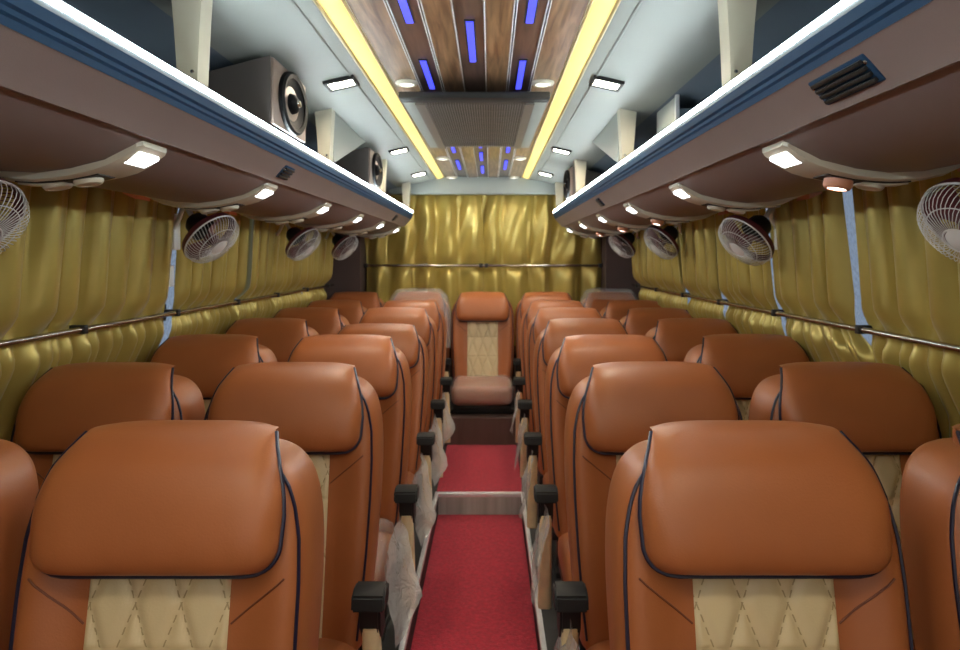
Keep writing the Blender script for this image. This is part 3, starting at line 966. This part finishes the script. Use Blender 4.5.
def build_seat():
    t = empty('bus_seat', (0, 0, 0))
    # --- backrest shell
    bm = bmesh.new()
    half = RINGF + [(-x, y) for x, y in RINGF[::-1][1:]]
    ring = half + RINGB + [(-x, y) for x, y in RINGB[::-1][1:]]
    zs = [.30, .31, .42, .52, .62, .72, .80, .86, .90, .935, .962, .983, 1.000, 1.012, 1.020]
    ds = {.983: .97, 1.000: .90, 1.012: .76, 1.020: .5}
    rows = []
    for z in zs:
        w = interp(BW, z)
        d = ds.get(z, 1.0)
        rows.append([bm.verts.new((x * w, yb(z) + .06 + (y - .06) * d, z - .42)) for x, y in ring])
    for A, B in zip(rows, rows[1:]):
        n = len(A)
        for i in range(n):
            bm.faces.new((A[i], A[(i + 1) % n], B[(i + 1) % n], B[i]))
    bm.faces.new(rows[0][::-1])
    bm.faces.new(rows[-1])
    back = link_bm('backrest', bm, M['leather'], t, True, PV)
    subdiv(back, 2)
    # --- bolster piping, from the shoulder down the edge of each bolster
    for s in (-1, 1):
        pts = []
        for i in range(40):
            z = lerp(.34, 1.013, i / 39)
            w = interp(BW, z)
            k = .93
            d = interp([(.962, 1.0), (.983, .97), (1.0, .90), (1.012, .76), (1.02, .5)], z)
            pts.append((s * (k * w + .001), yb(z) + .06 + (front_off(k) - .06) * d, z - .42))
        tube('bolster_piping', pts, .0036, M['piping'], back, 6)
        # diagonal seam over the bolster
        sm = []
        for i in range(9):
            f = i / 8
            x = lerp(.222, .128, f)
            z = lerp(.815, .735, f)
            sm.append((s * x, yb(z) + front_off(x / interp(BW, z)) - .0010, z - .42))
        tube('bolster_seam', sm, .0020, M['seam'], back, 6)
    # --- quilted beige insert
    bm = bmesh.new()
    uvl = bm.loops.layers.uv.new('UVMap')
    nx, nz = 48, 100
    x0, x1, z0, z1 = -.124, .124, .335, .88
    cw, ch = .080, .215                    # diamond width and height
    G = []
    uv = {}
    hz = [.475, .605, .735, .865]
    for j in range(nz + 1):
        row = []
        z = lerp(z0, z1, j / nz)
        for i in range(nx + 1):
            x = lerp(x0, x1, i / nx)
            a, b = x / cw + 0.5, (z - .66) / ch
            d = min(abs(((a + b) % 1) - .5), abs(((a - b) % 1) - .5))
            h = .0095 * min(1, d / .22) ** .55
            dz = min(abs(z - q) for q in (.545, .695))
            h *= min(1, dz / .008) ** .6
            ed = min(x - x0, x1 - x, z - z0, z1 - z)
            h = h * min(1, ed / .006) ** .5
            y = yb(z) + front_off(x / interp(BW, z)) - .0015 - h
            v = bm.verts.new((x, y, z - .42))
            uv[v] = (a, b)
            row.append(v)
        G.append(row)
    for A, B in zip(G, G[1:]):
        for i in range(nx):
            f = bm.faces.new((A[i], A[i + 1], B[i + 1], B[i]))
            for l in f.loops: l[uvl].uv = uv[l.vert]
    link_bm('quilted_insert', bm, M['insert'], back)
    # --- headrest cushion that wraps over the top
    dep = [(.826, -.010), (.829, -.044), (.836, -.062), (.850, -.074), (.875, -.081), (.91, -.082), (.95, -.077), (.985, -.066), (1.015, -.050), (1.033, -.028),
           (1.048, -.002), (1.057, .028), (1.060, .058), (1.055, .088), (1.040, .108), (1.01, .116)]
    fine = []
    for (za, ya), (zb_, yb_) in zip(dep, dep[1:]):
        for q in range(3):
            fine.append((lerp(za, zb_, q / 3), lerp(ya, yb_, q / 3)))
    fine.append(dep[-1])
    for _ in range(2):           # round the profile off
        fine = [fine[0]] + [tuple((a + 2 * b + c) / 4 for a, b, c in zip(fine[i - 1], fine[i], fine[i + 1])) for i in range(1, len(fine) - 1)] + [fine[-1]]
    HW = [(.878, .2135), (.92, .2165), (.95, .2145), (.98, .2075), (1.01, .197), (1.035, .186), (1.055, .177), (1.08, .168)]
    RC_ = .052
    def hw_at(z, over):
        if over: return lerp(.172, .160, min(1, over))
        if z < .826 + RC_:
            dz = max(0, z - .826)
            return .1615 + math.sqrt(max(0, RC_ ** 2 - (RC_ - dz) ** 2))
        return interp(HW, z)
    def base_y(z, y): return interp([(.95, -.030), (1.0, -.018), (1.03, .004), (1.055, .030), (1.075, .055)], z) if y < .05 else .055
    us = [math.sin(math.pi / 2 * (q / 20)) for q in range(-20, 21)]
    us = [math.copysign(abs(u) ** .85, u) for u in us]
    zmax = max(z for z, y in fine)
    bm = bmesh.new()
    rows = []
    def hp(u, z, y):
        over = (y - .058) / .06 if y > .058 else 0
        hw = hw_at(z, over)
        yc = base_y(z, y)
        e = max(0.0, 1 - abs(u) ** 9) ** .5
        zz = z - .012 * abs(u) ** 4 * max(0, (z - 1.0) / .07)
        crease = .0016 * math.sin(u * 26 + 2.2 * math.sin(u * 7)) * math.exp(-((z - .872) / .030) ** 2) * (1 - u * u) if y < 0 else 0
        return Vector((u * hw, yb(zz) + yc + (y - yc) * e + crease, zz - .42))
    for u in us:
        rows.append([bm.verts.new(hp(u, z, y)) for z, y in fine])
    for A, B in zip(rows, rows[1:]):
        for i in range(len(fine) - 1):
            bm.faces.new((A[i], A[i + 1], B[i + 1], B[i]))
        bm.faces.new((A[-1], A[0], B[0], B[-1]))
    hd = link_bm('headrest', bm, M['leather'], back)
    # headrest piping: down one side, round the corners, along the bottom and up the other side
    side = []
    for q in range(30):
        z = lerp(1.056, .8275, (q / 29) ** .8)
        y = base_y(z, 0)
        side.append((hw_at(z, 0) + .0015, yb(z) + y - .002, z - .0015 - .012 * max(0, (z - 1.0) / .07) - .42))
    bot = [(lerp(.155, -.155, q / 12), yb(.826) - .036, .8245 - .42) for q in range(13)]
    pp = [(x, y, z) for x, y, z in side] + bot + [(-x, y, z) for x, y, z in side[::-1]]
    tube('headrest_piping', pp, .0042, M['piping'], back, 7)
    # --- seat cushion
    bm = bmesh.new()
    add_box(bm, (-.225, -.38, .200), (.225, .13, .345), .05, 4)
    for v in bm.verts:
        if v.co.z > .33:
            v.co.z -= .012 * math.exp(-(v.co.x / .12) ** 2)
    cu = link_bm('seat_cushion', bm, M['leather'], t)
    box('seat_pan', (-.215, -.34, .165), (.215, .16, .205), M['blackmetal'], t, bevel=.006)
    for s in (-1, 1):
        bm = bmesh.new()
        add_box(bm, (s * .17 - .02, -.27, .02), (s * .17 + .02, -.22, .175), .004)
        add_box(bm, (s * .17 - .02, .05, .02), (s * .17 + .02, .10, .175), .004)
        add_box(bm, (s * .17 - .028, -.33, .0), (s * .17 + .028, .16, .025), .004)
        link_bm('leg', bm, M['blackmetal'], t, True, None, 40)
    return t

def add_armrest(t, s, low=False):
    """armrest on the aisle side: black pad, hinge and cream side panel"""
    x = s * .282
    ar = bmesh.new()
    prof = [(-.115, .510), (-.108, .545), (-.075, .555), (-.035, .553), (-.030, .520), (-.045, .505)]
    add_prism(ar, prof, 'x', x - .041, x + .041)
    bmesh.ops.bevel(ar, geom=ar.edges[:], offset=.005, segments=2, affect='EDGES')
    arm = link_bm('armrest', ar, M['black'], t, True, None, 40)
    bm = bmesh.new()
    add_prism(bm, [(-.088, .520), (-.04, .520), (-.01, .48), (.01, .42), (-.05, .41), (-.082, .45)], 'x', x - .026, x + .026)
    bmesh.ops.bevel(bm, geom=bm.edges[:], offset=.006, segments=2, affect='EDGES')
    link_bm('hinge', bm, M['black'], arm, True, None, 40)
    bm = bmesh.new()
    pts, n = [], 12
    rows = []
    for i in range(n + 1):
        f = i / n
        z = lerp(.455, .10 if not low else .02, f)
        y = -.062 + .10 * math.sin(f * 1.6) * .5
        hw = lerp(.020, .024, f)
        d = lerp(.024, .040, math.sin(f * math.pi))
        rows.append([bm.verts.new((x + a * hw, y + b * d, z)) for a, b in ((-1, -.6), (-.6, -1), (.6, -1), (1, -.6), (1, .6), (.6, 1), (-.6, 1), (-1, .6))])
    for A, B in zip(rows, rows[1:]):
        for i in range(8): bm.faces.new((A[i], A[(i + 1) % 8], B[(i + 1) % 8], B[i]))
    bm.faces.new(rows[0]); bm.faces.new(rows[-1][::-1])
    link_bm('armrest_post', bm, M['cream'], arm, True, None, 60)
    return arm

AX = {-1: .519, 1: .541}
WX = {-1: 1.058, 1: 1.098}
Y0, PITCH, NR = 1.055, .755, 6
proto = build_seat()
first = True
SEATS = {}
arm_parts = {}
def new_seat():
    global first
    if first:
        first = False
        return proto
    return copy_tree(proto)
rnd = random.Random(5)
protoA = {}
def aisle_proto(s):
    if s not in protoA:
        o = copy_tree(proto)
        add_armrest(o, -s)
        protoA[s] = [o, False]
    rec = protoA[s]
    if not rec[1]:
        rec[1] = True
        return rec[0]
    return copy_tree(rec[0])
bpy.context.view_layer.update()
def recline(o, deg):
    for c in o.children:
        if c.name.startswith('backrest'):
            c.rotation_euler = (-math.radians(deg), 0, 0)
for k in range(NR):
    for s in (-1, 1):
        for pos, x in (('aisle', AX[s]), ('window', WX[s])):
            o = aisle_proto(s) if pos == 'aisle' else new_seat()
            o.location = (s * (x + (.022 if k == 0 and pos == 'window' else 0)), Y0 + PITCH * k, FZ)
            if pos == 'aisle':
                lab = 'tan leather bus seat beside the aisle on the %s, %s row from the camera' % (SIDE[s], ORD[k] if k else 'first')
            else:
                lab = 'tan leather bus seat by the %s window curtains, %s row from the camera' % (SIDE[s], ORD[k] if k else 'first')
            tag(o, lab, 'seat', 'tan leather bus seats in rows')
            SEATS[(k, s, pos)] = o
            recline(o, rnd.uniform(-.6, .8))
recline(SEATS[(3, -1, 'aisle')], 9)
SEATS[(3, -1, 'aisle')]['label'] = 'tan leather bus seat reclined beside the aisle on the left, fourth row from the camera'
for i, x in enumerate((-1.05, -.526, 0, .526, 1.05)):
    o = copy_tree(proto)
    o.location = (x, 5.52, RZ - .175)
    lab = ['rear bench seat in the left corner by the brown panel', 'plastic wrapped rear bench seat directly left of the centre seat',
           'centre rear seat facing the aisle with its quilted beige back in full view', 'rear bench seat directly right of the centre seat',
           'plastic wrapped rear bench seat in the right corner'][i]
    tag(o, lab, 'seat', 'seats of the rear bench')
    for c in list(o.children):
        if c.name.startswith('leg'):
            bpy.data.objects.remove(c)
        elif c.name.startswith('seat_'):
            c.location.z += .045          # the bench cushions sit a little higher
    SEATS[('rear', i)] = o
for s in (-1, 1):
    a = add_armrest(SEATS[('rear', 2)], s)
    a.scale = (1, 1, 1)

# the rear bench rests on a low dark plinth
tag(box('rear_bench_plinth', (-1.29, 5.22, RZ), (1.29, 5.66, RZ + .033), M['blackmetal'], bevel=.004), 'low dark plinth under the rear bench seats', 'plinth')

# ------------------------------------------------------------------ plastic covers
def wrinkle(bm, amp, sc, seed):
    from mathutils import noise
    for v in bm.verts:
        p = v.co * sc + Vector((seed * 3.1, seed * 1.7, seed))
        v.co += noise.noise_vector(p) * amp

def cushion_cover(seat, seed, lab):
    bm = bmesh.new()
    add_box(bm, (-.236, -.395, .250), (.236, .08, .405), .05, 4)
    bmesh.ops.delete(bm, geom=[f for f in bm.faces if f.calc_center_median().z < .252], context='FACES')
    bmesh.ops.subdivide_edges(bm, edges=[e for e in bm.edges if e.calc_length() > .06], cuts=9, use_grid_fill=True)
    wrinkle(bm, .010, 11, seed)
    wrinkle(bm, .005, 26, seed + 4)
    o = link_bm('cushion_cover', bm, M['plastic'], seat)
    o['label'] = lab
def back_cover(seat, seed, lab):
    bm = bmesh.new()
    half = RINGF + [(-x, y) for x, y in RINGF[::-1][1:]]
    zs = [.62 + .46 * i / 20 for i in range(21)]
    rows = []
    ring = half + RINGB + [(-x, y) for x, y in RINGB[::-1][1:]]
    for z in zs:
        w = interp(BW, min(z, .975)) + .014
        if z > 1.0: w = lerp(interp(BW, .975) + .014, .175, (z - 1.0) / .08)
        rows.append([bm.verts.new((x * w, yb(z) + .045 + (y - .045) * (1.0 if z < 1.0 else lerp(1, .8, (z - 1) / .08)) + (-.055 if y < .03 else .012), z)) for x, y in ring])
    for A, B in zip(rows, rows[1:]):
        for i in range(len(A)): bm.faces.new((A[i], A[(i + 1) % len(A)], B[(i + 1) % len(A)], B[i]))
    bm.faces.new(rows[-1])
    wrinkle(bm, .012, 10, seed)
    wrinkle(bm, .006, 25, seed + 2)
    o = link_bm('backrest_cover', bm, M['plastic'], seat, True, (0, .10, 0))
    o['label'] = lab
def sheet(pts, seed, lab, nu=14, nv=14, amp=.016):
    """loose plastic hanging beside the armrests: a bilinear patch between four points, crumpled"""
    a, b, c, d = [Vector(p) for p in pts]
    bm = bmesh.new()
    V = []
    for j in range(nv + 1):
        row = []
        for i in range(nu + 1):
            u, v = i / nu, j / nv
            row.append(bm.verts.new(lerp(lerp(a, b, u), lerp(d, c, u), v)))
        V.append(row)
    for A, B in zip(V, V[1:]):
        for i in range(nu): bm.faces.new((A[i], A[i + 1], B[i + 1], B[i]))
    wrinkle(bm, amp, 9, seed)
    wrinkle(bm, amp * .5, 24, seed + 7)
    tag(link_bm('plastic_sheet', bm, M['sheet']), lab, 'plastic sheet', 'loose plastic sheets by the aisle')
cushion_cover(SEATS[(2, -1, 'aisle')], 1, 'crumpled clear plastic cushion cover')
cushion_cover(SEATS[('rear', 2)], 3, 'crumpled clear plastic cushion cover')
back_cover(SEATS[('rear', 1)], 5, 'clear plastic backrest cover')
back_cover(SEATS[('rear', 4)], 6, 'clear plastic backrest cover')
for k in range(2, 6):
    yy = Y0 + PITCH * k
    sheet([(-.275, yy - .36, .53), (-.255, yy - .07, .60), (-.165, yy - .24, .37), (-.235, yy - .40, .29)], 10 + k,
          'milky plastic hanging off the left aisle seat cushion in the %s row' % ORD[k])
for k in range(1, 6):
    yy = Y0 + PITCH * k
    sheet([(.262, yy - .22, .60), (.245, yy + .02, .63), (.205, yy + .0, .30), (.195, yy - .24, .33)], 30 + k,
          'milky plastic hanging by the right aisle armrest in the %s row' % ORD[k])
